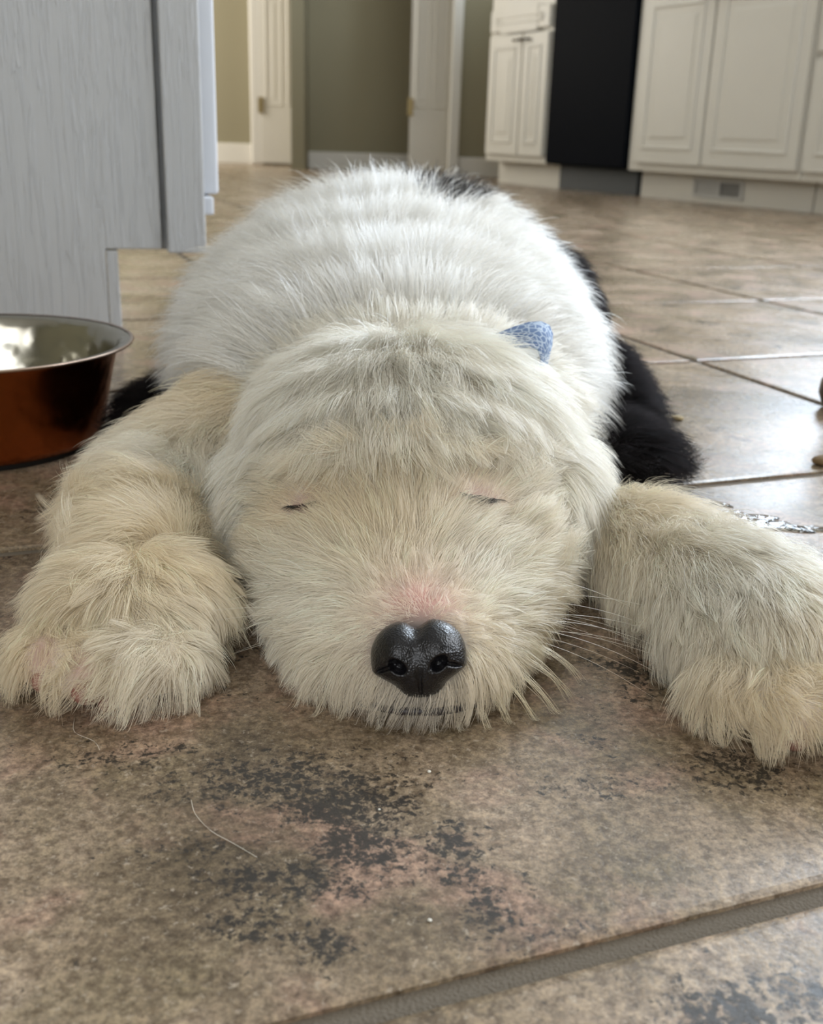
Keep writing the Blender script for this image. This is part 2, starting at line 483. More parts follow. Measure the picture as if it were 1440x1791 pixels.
pebble('kibble', (.2185, .880), .0050, simple('kibble_tan', (.42, .32, .16), .8), 'small tan kibble piece beyond the black fur on the grey tile', 'kibble', .3, seed=2)
M_crumb = simple('white_crumb', (.85, .82, .72), .7)
pebble('crumb', (.0092, .3420), .00072, M_crumb, 'tiny white crumb on the tile just below the puppy chin', 'crumb', .6, seed=3)
pebble('crumb', (.0090, .2630), .00066, M_crumb, 'tiny white crumb alone near the front grout line', 'crumb', .6, seed=4)
pebble('crumb', (-.0080, .3180), .00045, M_crumb, 'tiniest pale crumb on the dark speckles before the muzzle', 'crumb', .6, seed=5)
M_strand = simple('loose_hair', (.80, .74, .62), .5)
def loose(pts, label):
    bm = bmesh.new()
    P = [Vector((x, y, .00035)) for x, y in pts]
    Q = []
    for i in range(len(P)-1):
        p0, p1, p2, p3 = P[max(i-1, 0)], P[i], P[i+1], P[min(i+2, len(P)-1)]
        for t in (0, .25, .5, .75):
            Q.append(.5*((2*p1)+(-p0+p2)*t+(2*p0-5*p1+4*p2-p3)*t*t+(-p0+3*p1-3*p2+p3)*t**3))
    Q.append(P[-1])
    tube(bm, Q, .00011, .00009, 5)
    return tag(obj('loose_hair', bm, M_strand, smooth=True), label, 'hair')
loose([(-.073, .320), (-.070, .312), (-.063, .303), (-.055, .297), (-.046, .290)], 'long pale shed hair curving across the tile before the left paw')
loose([(-.129, .372), (-.126, .362), (-.117, .356), (-.113, .350)], 'short pale shed hair on the tile under the left paw')
# table or chair foot just entering at the right
f = thing('chair_foot', 'dark wooden chair foot at the right edge, standing on pale tile', 'chair', (.3785, .940, 0))
lb = lathe(bmesh.new(), [(0, 0), (.014, .0), (.019, .004), (.0225, .013), (.0215, .024), (.016, .031), (.012, .036), (.013, .044), (.017, .08), (.020, .30), (.022, .42), (0, .42)], 40)
obj('foot', lb, simple('dark_wood', (.045, .026, .016), .3), f, smooth=True)
# puddle
def water():
    s = NT('water_film')
    s.b.inputs['Base Color'].default_value = (.93, .95, .96, 1)
    s.b.inputs['Transmission Weight'].default_value = 1
    s.b.inputs['Roughness'].default_value = .02
    s.b.inputs['IOR'].default_value = 1.33
    tc = s.n('ShaderNodeTexCoord').outputs['Object']
    s.bump(s.noise(tc, 160, 3), .35, .003)
    return s.m
M_water = water()
def puddle(cx, cy, rx, ry, rot, seed, label):
    rr = random.Random(seed); n = 90
    ph = [rr.uniform(0, 6.28) for _ in range(7)]
    bm = bmesh.new()
    def pt(f, i, z):
        th = 2*math.pi*i/n
        q = 1+.16*math.sin(3*th+ph[0])+.12*math.sin(5*th+ph[1])+.08*math.sin(9*th+ph[2])+.06*math.sin(15*th+ph[3])
        x, y = rx*q*f*math.cos(th), ry*q*f*math.sin(th)
        return bm.verts.new((x*math.cos(rot)-y*math.sin(rot), x*math.sin(rot)+y*math.cos(rot), z))
    rings = [[pt(f, i, z) for i in range(n)] for f, z in ((1, .0001), (.985, .0006), (.95, .0010), (.85, .0012), (.5, .0012))]
    for a_, b_ in zip(rings, rings[1:]):
        for i in range(n): bm.faces.new((a_[i], a_[(i+1) % n], b_[(i+1) % n], b_[i]))
    bm.faces.new(rings[-1]); bm.faces.new(rings[0][::-1])
    o = obj('puddle', bm, M_water, smooth=True); o.location = (cx, cy, 0)
    return tag(o, label, 'puddle')
puddle(.2020, .628, .034, .017, R(-8), 11, 'larger shiny water puddle on the tile behind the right foreleg')
puddle(.2450, .618, .009, .004, R(-20), 12, 'small separate water drop right beside the larger puddle')
puddle(.1950, .662, .010, .003, R(-35), 13, 'thin streak of water between the large puddle and the grout line')

# ---------------------------------------------------------------- the puppy
# ellipsoids (region, centre, radii, yaw, pitch) fused into one continuous body surface
PR = []
def E_(reg, c, r, yaw=0, tilt=0):
    PR.append((reg, Vector(c), Vector(r), yaw, tilt))
def chain(reg, pts, n=7):
    for (p, r), (q, s_) in zip(pts, pts[1:]):
        for i in range(n):
            t = i/n
            rr = r+(s_-r)*t
            E_(reg, [p[k]+(q[k]-p[k])*t for k in range(3)], (rr, rr, rr*.92))
    p, r = pts[-1]; E_(reg, p, (r, r, r*.92))
# head: an egg-shaped run of sections from the nose to the back of the skull  (y, half width, top z)
SEC = [(.398, .031, .038), (.412, .042, .045), (.428, .050, .049), (.446, .056, .052), (.464, .062, .060), (.482, .068, .072),
       (.500, .073, .086), (.520, .079, .099), (.542, .083, .109), (.566, .084, .114), (.590, .080, .113)]
for y, hw, top in SEC:
    E_('muzzle' if y < .455 else 'head', (.003-.006*min(max((y-.40)/.05, 0), 1), y, top*.5), (hw, .030, top*.5))
for y, hw, top in SEC[1:6]:
    for sx in (-1, 1):
        E_('cheek', (-.001+sx*hw*.62, y, top*.40), (hw*.46, .030, top*.40))
E_('chin', (.004, .391, .0105), (.024, .020, .0090))
E_('ear', (-.076, .545, .036), (.018, .050, .032), 6)
E_('ear', (.072, .545, .040), (.018, .050, .034), -6)
E_('neck', (.0, .625, .060), (.090, .060, .052))
E_('body', (-.016, .680, .062), (.112, .075, .058))
E_('body', (-.020, .740, .072), (.126, .085, .064))
E_('body', (-.024, .820, .080), (.130, .100, .070))
E_('body', (-.022, .900, .090), (.120, .090, .074))
E_('rump', (-.004, .975, .088), (.098, .080, .072))
E_('flank', (.132, .690, .022), (.036, .045, .018), 10)
E_('flank', (-.166, .740, .022), (.034, .050, .022), -10)
E_('flank', (.098, .930, .066), (.050, .090, .058))
chain('flank', [((.12, .98, .035), .04), ((.15, .88, .025), .03), ((.155, .78, .018), .020)], 5)
chain('flank', [((-.10, .98, .04), .05), ((-.14, .90, .03), .04), ((-.15, .80, .022), .024)], 5)
chain('rump', [((0, 1.03, .10), .018), ((.012, 1.06, .105), .012)], 3)
# left foreleg and paw
chain('arm', [((-.085, .665, .050), .044), ((-.120, .622, .036), .034), ((-.142, .580, .028), .029), ((-.140, .525, .027), .026), ((-.126, .465, .024), .0245)])
E_('paw', (-.119, .428, .023), (.036, .036, .0215))
for dx, dy in ((-.024, -.010), (-.009, -.018), (.009, -.018), (.023, -.009)):
    E_('paw', (-.120+dx, .404+dy, .0150), (.0135, .018, .0135))
# right foreleg and paw
chain('arm', [((.060, .610, .018), .018), ((.098, .556, .012), .015), ((.119, .522, .0205), .0235), ((.131, .485, .0225), .0255), ((.142, .440, .025), .0285)])
E_('paw', (.153, .418, .025), (.038, .040, .0235))
for dx, dy in ((-.026, -.012), (-.010, -.022), (.009, -.023), (.025, -.014)):
    E_('paw', (.155+dx, .394+dy, .0155), (.0138, .019, .0145))

def build_body():
    bm = bmesh.new()
    for reg, c, r, yaw, tilt in PR:
        M_ = Matrix.Translation(c) @ Matrix.Rotation(R(yaw), 4, 'Z') @ Matrix.Rotation(R(tilt), 4, 'X') @ Matrix.Diagonal((*r, 1))
        bmesh.ops.create_uvsphere(bm, u_segments=28, v_segments=18, radius=1, matrix=M_)
    for v_ in bm.verts:
        if v_.co.z < .0012: v_.co.z = .0012
    me = bpy.data.meshes.new('tmp'); bm.to_mesh(me); bm.free()
    o = bpy.data.objects.new('tmp', me); COL.objects.link(o)
    rm = o.modifiers.new('r', 'REMESH'); rm.mode = 'VOXEL'; rm.voxel_size = .0030; rm.adaptivity = 0
    sm = o.modifiers.new('s', 'SMOOTH'); sm.factor = .5; sm.iterations = 26
    dg = bpy.context.evaluated_depsgraph_get()
    me2 = bpy.data.meshes.new_from_object(o.evaluated_get(dg))
    bpy.data.objects.remove(o)
    me2.name = 'puppy'
    return me2
body_me = build_body()
for p in body_me.polygons: p.use_smooth = True
nv = len(body_me.vertices)
VC = np.empty(nv*3, np.float32); body_me.vertices.foreach_get('co', VC); VC = VC.reshape(-1, 3)
VC[:, 2] = np.maximum(VC[:, 2], .0012)
body_me.vertices.foreach_set('co', VC.ravel()); body_me.update()
body_me.calc_loop_triangles()
nt = len(body_me.loop_triangles)
TI = np.empty(nt*3, np.int32); body_me.loop_triangles.foreach_get('vertices', TI); TI = TI.reshape(-1, 3)
VN = np.empty(nv*3, np.float32); body_me.vertices.foreach_get('normal', VN); VN = VN.reshape(-1, 3)
REG = ['head', 'muzzle', 'cheek', 'chin', 'ear', 'neck', 'body', 'rump', 'flank', 'arm', 'paw']
def regions(P):
    best = np.full(len(P), 1e9, np.float32); lab = np.zeros(len(P), np.int32)
    for reg, c, r, yaw, tilt in PR:
        q = P-np.array(c, np.float32)
        cy, sy = math.cos(R(-yaw)), math.sin(R(-yaw))
        q = np.stack([q[:, 0]*cy-q[:, 1]*sy, q[:, 0]*sy+q[:, 1]*cy, q[:, 2]], 1)
        d = (np.linalg.norm(q/np.array(r, np.float32), axis=1)-1)*min(r)
        k = d < best
        best[k] = d[k]; lab[k] = REG.index(reg)
    return lab
def sstep(x, a, b):
    t = np.clip((x-a)/(b-a), 0, 1); return t*t*(3-2*t)
class Field:
    """smooth random vector field"""
    def __init__(s, scale, seed, n=14):
        g = np.random.default_rng(seed)
        s.k = g.normal(size=(n, 3))*scale; s.ph = g.uniform(0, 6.28, (n, 3)); s.a = np.sqrt(2/n)
    def __call__(s, P):
        out = np.zeros((len(P), 3), np.float32)
        for k, ph in zip(s.k, s.ph):
            out += np.sin((P@k)[:, None]+ph)
        return out*s.a
F1, F2, F3, F4 = Field(28, 1), Field(90, 2), Field(230, 3), Field(700, 4)
EYES = [np.array((-.050, .470, .059)), np.array((.031, .470, .067))]
for i_, e_c in enumerate(EYES):
    EYES[i_] = VC[np.argmin((((VC-e_c)*np.array((1, .8, .45)))**2).sum(1)+np.where(VC[:, 2] < .03, 9, 0))].astype(float)
PADS = [(-.142, .386, .019), (-.124, .380, .019), (.148, .370, .013), (.168, .372, .013)]
NOSE = np.array((.0045, .380, .0300))
def blackness(P, lab):
    """1 where the coat is black: behind the shoulders at the flanks, and over the rump"""
    x, y, z = P[:, 0], P[:, 1], P[:, 2]
    n = F1(P)[:, 0]*.012
    b = sstep(y+n, .945, .965)                                   # rump
    b = np.maximum(b, sstep(y+n+np.clip(x-.02, 0, 1)*1.15-np.clip(z-.10, -.1, .1)*.5, .965, .985))
    b = np.maximum(b, sstep(-np.hypot((x-.012)/.022, (y-.905)/.05)+n*5, -1.1, -.8))
    b = np.where(lab == REG.index('flank'), 1, b)
    b = np.maximum(b, sstep(x+n, .075, .085)*sstep(y+n, .875, .89))
    side = sstep(y+n, .70, .72)*sstep(-z+n, -.062, -.045)*((np.abs(x+.008) > .085))
    b = np.maximum(b, side)
    b = np.where(np.isin(lab, [REG.index(k) for k in ('arm', 'paw', 'head', 'cheek', 'chin', 'muzzle', 'ear', 'neck')]), 0, b)
    return b
def unit(v): return v/np.maximum(np.linalg.norm(v, axis=-1, keepdims=True), 1e-9)

def gauss(P, c, r): return np.exp(-np.sum(((P-np.array(c))/np.array(r))**2, axis=1))
def sample(n, dens):
    """random roots, density weighted"""
    A = VC[TI]
    ar = .5*np.linalg.norm(np.cross(A[:, 1]-A[:, 0], A[:, 2]-A[:, 0]), axis=1)
    cen = A.mean(1)
    wgt = ar*dens(cen)
    c = np.cumsum(wgt); N = int(n)
    t = np.searchsorted(c, rng.uniform(0, c[-1], N)); t = np.minimum(t, nt-1)
    u, v_ = rng.uniform(size=N), rng.uniform(size=N)
    k = u+v_ > 1; u[k], v_[k] = 1-u[k], 1-v_[k]
    w3 = np.stack([1-u-v_, u, v_], 1)[:, :, None]
    P = (VC[TI[t]]*w3).sum(1); Nn = unit((VN[TI[t]]*w3).sum(1))
    return P.astype(np.float32), Nn.astype(np.float32)
def density(P):
    lab = regions(P)
    x, y, z = P.T
    d = np.ones(len(P))
    d *= np.where(y < .60, 3.0, np.where(y < .80, 1.2, .75))
    d *= np.where(np.isin(lab, [REG.index('paw'), REG.index('cheek'), REG.index('muzzle'), REG.index('chin')]), 1.25, 1)
    d *= np.where(y > 1.02, .35, 1)
    for e in EYES:
        d *= 1-.93*np.exp(-(((x-e[0])/.0085)**2+((y-e[1])/.010)**2+((z-e[2])/.006)**2))
    dn = np.linalg.norm((P-NOSE)/np.array((.0185, .016, .0135)), axis=1)
    d *= sstep(dn, .85, 1.15)
    d *= 1-.95*gauss(P, (.062, .606, .105), (.016, .012, .03))
    for q_ in PADS: d *= 1-.94*gauss(P, q_, (.0068, .014, .0100))
    d *= 1-.75*gauss(P, (.005, .376, .009), (.016, .014, .0055))
    # pink skin just over the nose and between the toes shows through
    d *= 1-.55*np.exp(-(((x-.004)/.009)**2+((y-.404)/.011)**2+((z-.05)/.01)**2))
    return d
def groom(P, Nn, lab):
    """flow direction (unit tangent), length, lift, gravity"""
    x, y, z = P.T
    n = len(P)
    f1, f2, f3 = F1(P), F2(P), F3(P)
    D = np.zeros((n, 3)); L = np.full(n, .03); lift = np.full(n, .6); grav = np.full(n, .25)
    is_ = lambda *k: np.isin(lab, [REG.index(q) for q in k])
    # face: away from the nose
    rad = P-np.array((.0045, .392, .044))
    a = is_('muzzle', 'cheek', 'chin')
    D[a] = unit(rad[a])
    s_ = np.linalg.norm(rad, axis=1)
    L = np.where(a, .006+.020*sstep(s_, .012, .06), L)
    lift = np.where(a, .42, lift)
    low = a & (z < .026)
    D[low] = unit(D[low]+np.array((0, -.25, -.6)))
    L = np.where(low, np.minimum(L, .017)*np.clip(.5+z/.03, .55, 1.1), L)
    L = np.where(is_('chin'), .011, L)
    # crown: fans out from the brow
    cr = P-np.array((-.010, .600, .125))
    h_ = is_('head', 'ear')
    fan = unit(cr); rn = unit(rad)
    mixk = sstep(z+.35*(y-.49)+f2[:, 0]*.004, .056, .092)[:, None]
    D[h_] = (fan*mixk+rn*(1-mixk))[h_]
    L = np.where(is_('head'), .022+.014*sstep(z, .065, .10), L)
    lift = np.where(h_, .42, lift)
    e_ = is_('ear')
    D[e_] = unit(fan[e_]*.9+np.array((0, -.05, -.5)))
    L = np.where(e_, .032, L)
    bw = np.exp(-((x+.020)/.030)**2-((y-.492)/.018)**2)
    L = L+h_*bw*.010; lift = lift+h_*bw*.12
    D = D+(h_*bw)[:, None]*np.array((.25, -.5, -.4))
    # body
    b_ = is_('neck', 'body', 'rump')
    out = np.stack([np.clip((x+.008)*8, -1, 1)*.75, np.full(n, .70), -.15-np.abs(x)*3], 1)
    D[b_] = unit(out[b_])
    L = np.where(is_('neck'), .034, np.where(b_, .050, L)); lift = np.where(b_, .80, lift); grav = np.where(b_, .22, grav)
    fl = is_('flank')
    D[fl] = unit(np.stack([np.sign(x)*.9, np.full(n, .15), np.full(n, -.2)], 1)[fl])
    L = np.where(fl, .030, L); lift = np.where(fl, .5, lift)
    # forelegs: outward and down to the paw; paws: radiate from the wrist
    ar = is_('arm')
    left = x < 0
    ad = np.where(left[:, None], np.array((-.75, -.30, -.35)), np.array((.45, -.75, -.35)))
    D[ar] = unit(ad[ar]+Nn[ar]*.3)
    L = np.where(ar, .032, L); lift = np.where(ar, .55, lift); grav = np.where(ar, .35, grav)
    pw = is_('paw')
    pc = np.where(left[:, None], np.array((-.121, .440, .046)), np.array((.146, .436, .048)))
    D[pw] = unit((P-pc)*np.array((1, 1, 1.2)))[pw]
    D[pw] = unit(D[pw]+np.array((0, -.15, -.25)))
    L = np.where(pw, .0235, L); lift = np.where(pw, .50, lift); grav = np.where(pw, .35, grav)
    toe = pw & (y < np.where(left, .402, .388))
    L = np.where(toe, .019, L)
    for q_ in PADS: L = L*(1-.75*gauss(P, q_, (.0075, .016, .012)))
    # shorter close to the eyes and nose
    for i, e in enumerate(EYES):
        q = np.exp(-(np.linalg.norm((P-e)/np.array((.020, .018, .014)), axis=1)**2))
        L = L*(1-.60*q); lift = lift*(1-.3*q)
    # direction variation
    k1 = np.where(b_, .20, np.where(is_('head', 'ear'), .17, np.where(pw | ar, .42, .26)))[:, None]
    D = D+f1*k1*.55+f2*k1*.85+f3*k1*.75
    D = D-Nn*np.sum(D*Nn, 1, keepdims=True)
    D = unit(D)
    L = L*rng.uniform(.62, 1.12, n)
    return D, L, lift, grav
K = 8
def strands(P, Nn, lab, clump_d, clump_amt, curl=.05, lenk=1.0, stray=.04):
    n = len(P)
    D, L, lift, grav = groom(P, Nn, lab)
    L = L*lenk
    jit = rng.normal(size=(n, 3))*.11
    X = np.empty((n, K, 3), np.float32)
    X[:, 0] = P-Nn*.0006
    ph = rng.uniform(0, 6.28, (n, 1)); cw = unit(np.cross(D, Nn))
    st = (rng.uniform(size=n) < stray)
    lift = lift*np.where(st, 1.7, 1)
    curlv = curl*np.where(st, 2.2, 1)
    for k in range(1, K):
        s_ = (k-.5)/(K-1)
        d = Nn*(lift*(1.25-1.05*s_)+.10)[:, None]+D*(.45+.75*s_)+jit+np.array((0, 0, -1.0))*(grav*s_*1.6)[:, None]
        d = d+cw*(np.sin(ph+s_*5.5)*np.reshape(curlv, (-1, 1)) if np.ndim(curlv) else np.sin(ph+s_*5.5)*curlv)
        X[:, k] = X[:, k-1]+unit(d)*(L/(K-1))[:, None]
    # clumping towards guide strands
    ng = max(8, int(n*clump_d))
    gi = rng.choice(n, ng, replace=False)
    kd = kdtree.KDTree(ng)
    for j, i in enumerate(gi): kd.insert(P[i], j)
    kd.balance()
    near = np.fromiter((kd.find(p)[1] for p in P), np.int64, n)
    Gd = X[gi][near]
    amt = (clump_amt*np.random.default_rng(5).uniform(.25, 1.15, ng)[near])
    dist = np.linalg.norm(P-P[gi][near], axis=1)
    amt = amt*np.clip(1.5-dist/.008, 0, 1)*np.where(P[:, 1] > .62, .7, 1)
    tt = (np.linspace(0, 1, K)**1.4)[None, :, None]
    X = X+(Gd-X)*np.clip(amt, 0, .95)[:, None, None]*tt
    X[:, :, 2] = np.maximum(X[:, :, 2], .0006+rng.uniform(0, .0015, n)[:, None])
    return X.astype(np.float32)
def hair_object(name, X, rad, col, mat, parent):
    n, k, _ = X.shape
    c = bpy.data.hair_curves.new(name)
    c.add_curves([k]*n)
    c.attributes['position'].data.foreach_set('vector', X.reshape(-1))
    ra = c.attributes.get('radius') or c.attributes.new('radius', 'FLOAT', 'POINT')
    prof = np.interp(np.linspace(0, 1, k), [0, .5, .85, 1], [1, .85, .5, .12])
    ra.data.foreach_set('value', (rad[:, None]*prof[None, :]).astype(np.float32).reshape(-1))
    ca = c.attributes.new('coat', 'FLOAT_COLOR', 'CURVE')
    ca.data.foreach_set('color', np.concatenate([col, np.ones((n, 1))], 1).astype(np.float32).reshape(-1))
    c.materials.append(mat)
    o = bpy.data.objects.new(name, c)
    return link(o, parent)
def hair_material(name, rough, gloss, ior=1.5, dif=.6):
    s = NT(name)
    s.t.nodes.remove(s.b)
    at = s.n('ShaderNodeAttribute', attribute_name='coat')
    h = s.n('ShaderNodeBsdfHairPrincipled', model='CHIANG', parametrization='COLOR',
            ins={'Color': at.outputs['Color'], 'Roughness': rough, 'Radial Roughness': .5, 'Coat': gloss, 'IOR': ior, 'Random Roughness': .1})
    df = s.n('ShaderNodeBsdfDiffuse', ins={'Color': at.outputs['Color']})
    mx = s.n('ShaderNodeMixShader', ins={0: dif, 1: h.outputs[0], 2: df.outputs[0]})
    s.link(mx.outputs[0], s.out.inputs[0])
    return s.m
M_fur = hair_material('white_fur', .30, 0.0)
M_furb = hair_material('black_fur', .45, 0.0, 1.3, .85)

def skin_material():
    s = NT('dog_skin')
    at = s.n('ShaderNodeAttribute', attribute_name='skin')
    s.link(at.outputs['Color'], s.b.inputs['Base Color'])
    s.b.inputs['Roughness'].default_value = .6
    tc = s.n('ShaderNodeTexCoord').outputs['Object']
    s.bump(s.noise(tc, 900, 3), .3, .0005)
    return s.m
def skin_colour(P, lab):
    c = np.tile(np.array((.70, .62, .50)), (len(P), 1))
    def put(w_, col):
        nonlocal c
        w_ = np.clip(w_, 0, 1)[:, None]; c = c*(1-w_)+np.array(col)*w_
    for e in EYES: put(gauss(P, e, (.016, .010, .008))*.8, (.45, .27, .22))
    put(gauss(P, (.0045, .400, .045), (.018, .016, .014))*.9, (.62, .30, .25))
    put(gauss(P, (-.014, .392, .020), (.010, .012, .010))*.9, (.58, .27, .23))
    for q_ in PADS: put(gauss(P, q_, (.007, .012, .009))*.9, (.48, .23, .19))
    put(gauss(P, NOSE, (.018, .014, .016))*1.4, (.02, .018, .018))
    put(gauss(P, (.006, .384, .010), (.020, .012, .006))*1.2, (.05, .042, .042))
    put(blackness(P, lab), (.03, .025, .025))
    return c
lab_v = regions(VC)
sa = body_me.color_attributes.new('skin', 'FLOAT_COLOR', 'POINT')
sa.data.foreach_set('color', np.concatenate([skin_colour(VC, lab_v), np.ones((nv, 1))], 1).astype(np.float32).reshape(-1))
body_me.materials.append(skin_material())
dog = bpy.data.objects.new('puppy', body_me)
link(dog)
tag(dog, 'fluffy white and black sheepdog puppy asleep, flat on its belly on the tile floor', 'dog')

NS = 450000
P, Nn = sample(NS, density)
lab = regions(P)
# roots the camera side never shows (belly against the floor, far underside) are skipped
keep = ~((Nn[:, 2] < -.35) & (P[:, 2] < .012)) & ~((Nn[:, 2] < -.6) & (P[:, 1] > .62)) & ~((Nn[:, 1] > .75) & (P[:, 1] < .62) & (P[:, 2] < .03))
P, Nn, lab = P[keep], Nn[keep], lab[keep]
bl = blackness(P, lab)
isb = rng.uniform(size=len(P)) < bl
def coat_colour(P, lab):
    n = len(P)
    c = np.tile(np.array((.92, .865, .745)), (n, 1))
    def put(w_, col):
        nonlocal c
        w_ = np.clip(w_, 0, 1)[:, None]; c = c*(1-w_)+np.array(col)*w_
    cream = np.isin(lab, [REG.index(k) for k in ('muzzle', 'cheek', 'chin', 'head', 'ear')])*.80*(1-sstep(P[:, 1]+F2(P)[:, 0]*.008, .44, .53))+np.isin(lab, [REG.index('paw'), REG.index('arm')])*.95
    cream = cream*np.clip(.85+.35*F1(P)[:, 1], 0, 1.2)
    put(cream, (.885, .755, .54))
    put((lab == REG.index('body'))*.6, (.915, .90, .86))
    put(gauss(P, (.0045, .402, .046), (.016, .018, .016))*.7, (.82, .62, .52))
    put(gauss(P, (.005, .376, .010), (.020, .014, .012))*.8, (.34, .32, .31))  # chin fur greyed: shading under the nose and dark lips put into colour
    for e in EYES: put(gauss(P, e, (.012, .007, .008))*.35, (.75, .55, .45))
    # tear and saliva tint
    put(gauss(P, (.045, .43, .022), (.03, .03, .014))*.5, (.80, .66, .38))
    c = c*(1+rng.normal(size=(n, 1))*.04+F4(P)[:, :1]*.07)
    return np.clip(c, .02, .96)
wP, wN, wl = P[~isb], Nn[~isb], lab[~isb]
X = strands(wP, wN, wl, 1/34, .78, .08)
yy = wP[:, 1]
rad = np.where(yy < .60, .000070, np.where(yy < .80, .000105, .00014))*rng.uniform(.8, 1.25, len(wP))
ho = hair_object('white_fur', X, rad, coat_colour(wP, wl), M_fur, dog)
tag(ho, 'long soft white to cream fur')
bP, bN, bL = P[isb], Nn[isb], lab[isb]
X = strands(bP, bN, bL, 1/30, .6, .06, 1.05)
ho = hair_object('black_fur', X, np.where(bP[:, 1] < .80, .00012, .00015)*rng.uniform(.8, 1.25, len(bP)), np.clip(np.tile(np.array((.006, .0045, .0045)), (len(bP), 1))*rng.uniform(.6, 1.8, (len(bP), 1)), .005, 1), M_furb, dog)
tag(ho, 'black fur of rump and flanks')

# guard hairs: sparser, thicker, more tightly clumped locks over the white coat
P2, N2 = sample(75000, density)
l2 = regions(P2)
k2 = (N2[:, 2] > -.3) & (rng.uniform(size=len(P2)) > blackness(P2, l2))
P2, N2, l2 = P2[k2], N2[k2], l2[k2]
X = strands(P2, N2, l2, 1/18, .97, .12, 1.08, .10)
ho = hair_object('guard_hair', X, np.where(P2[:, 1] < .60, .000105, .00017)*rng.uniform(.8, 1.3, len(P2)), np.clip(coat_colour(P2, l2)*1.08, 0, .96), M_fur, dog)  # coat colour brightened here to put highlights into the strands
tag(ho, 'coarser clumped locks of the white coat')

# ---- nose leather
def nose_mesh():
    bm = bmesh.new()
    bmesh.ops.create_uvsphere(bm, u_segments=180, v_segments=130, radius=1)
    def sg(v_, p): return math.copysign(abs(v_)**p, v_)
    def ss(x, a_, b_):
        t = min(max((x-a_)/(b_-a_), 0), 1); return t*t*(3-2*t)
    for v_ in bm.verts:
        X_, Y_, Z_ = v_.co
        Wd = .0118+(.0185-.0118)*ss(Z_, -.66, -.16)
        x = sg(X_, .80)*Wd
        z = sg(Z_, .88)*.0138
        y = sg(Y_, .85)*.0125
        fr = ss(-Y_, .05, .5)
        ax = abs(x)
        # lobes and the dip between them on the top edge
        y -= fr*.0016*math.exp(-((ax-.0088)/.0050)**2-((z-.0040)/.0055)**2)
        z -= .0030*math.exp(-(x/.0042)**2)*ss(Z_, .35, .9)
        y -= -.0010*math.exp(-(x/.0030)**2)*fr*ss(Z_, -.2, .6)
        # lower front steps back under the wings
        y += fr*.0006*(1-ss(Z_, -.62, -.10))
        # philtrum
        y += fr*.0022*math.exp(-(x/.00065)**2)*(1-ss(Z_, -.35, -.05))
        # nostrils: round opening plus the slit running out to the side
        d1 = math.hypot((ax-.0078)/.0034, (z+.0012-(ax-.0078)*.35)/.0026)
        d2 = math.hypot((ax-.0125)/.0046, (z+.0020+(ax-.0125)*.30)/.0010)
        y += fr*.0058*(1-ss(d1, .35, 1.12))
        y += fr*.0024*(1-ss(d2, .5, 1.1))
        y -= fr*.0004*math.exp(-((d1-1.28)/.24)**2)
        v_.co = (x, y, z)
    return bm
def nose_material():
    s = NT('wet_black_nose')
    tc = s.n('ShaderNodeTexCoord').outputs['Object']
    vo = s.n('ShaderNodeTexVoronoi', ins={'Vector': tc, 'Scale': 1500.0}, feature='SMOOTH_F1').outputs['Distance']
    s.b.inputs['Base Color'].default_value = (.006, .0055, .007, 1)
    s.b.inputs['Roughness'].default_value = .32
    s.b.inputs['Coat Weight'].default_value = .12
    s.b.inputs['Coat Roughness'].default_value = .2
    s.bump(vo, .55, .0006)
    return s.m
M_nose = nose_material()
ns = obj('nose', nose_mesh(), M_nose, dog, smooth=True)
ns.matrix_world = Matrix.Translation((.0045, .3770, .0285)) @ Matrix.Rotation(R(-7), 4, 'Y') @ Matrix.Rotation(R(-20), 4, 'X') @ Matrix.Scale(1.10, 4, (0, 0, 1))
tag(ns, 'shiny black nose')
bm = bmesh.new()
mp_ = [(-.018, .377, .0085), (-.010, .3705, .0100), (-.003, .3675, .0104), (.005, .3665, .0110), (.012, .3675, .0106), (.019, .3705, .0102), (.027, .377, .0088)]
tube(bm, mp_, .0016, .0016, 8)
mo = obj('mouth', bm, simple('dark_lip', (.035, .028, .028), .5), dog, smooth=True)
tag(mo, 'dark lip line under the nose')

# ---- closed eyes
M_lid = simple('dark_eyelid', (.035, .025, .024), .4)
M_lidp = simple('pink_brown_eyelid', (.16, .085, .07), .5)
for i, e in enumerate(EYES):
    nn = VN[np.argmin(((VC-e)**2).sum(1))]
    nn = Vector(nn).normalized()
    rt = Vector((1, 0, .12 if i else -.10)); rt = (rt-nn*rt.dot(nn)).normalized(); up = nn.cross(rt) if nn.cross(rt).z > 0 else rt.cross(nn)
    bm = bmesh.new()
    hw = .0095 if i else .0070
    for lane in (-1, 0, 1):
        pts = []
        for k in range(9):
            t = k/4-1
            pts.append(Vector(e)+rt*hw*t+up*(-.0022*(1-t*t)+lane*(.0018 if i else .0012)*(1-abs(t)))+nn*(.0010*(1-abs(t)**2)))
        tube(bm, pts, .0009, .0006, 6)
    el = obj('eyelid', bm, M_lid if i else M_lidp, dog, smooth=True)
    n_ = 70
    XX = np.zeros((n_, 5, 3), np.float32)
    for j in range(n_):
        t = rng.uniform(-1, 1)
        p0 = Vector(e)+rt*hw*t+up*(-.0015*(1-t*t))+nn*.0008
        d_ = (nn*.9-up*.5+rt*t*.5+Vector(rng.normal(size=3))*.12).normalized()
        for q in range(5): XX[j, q] = p0+d_*(.0056*q/4)-up*(.0022*(q/4)**2)
    hair_object('eyelashes', XX, np.full(n_, .00007), np.full((n_, 3), .05), M_furb, el)

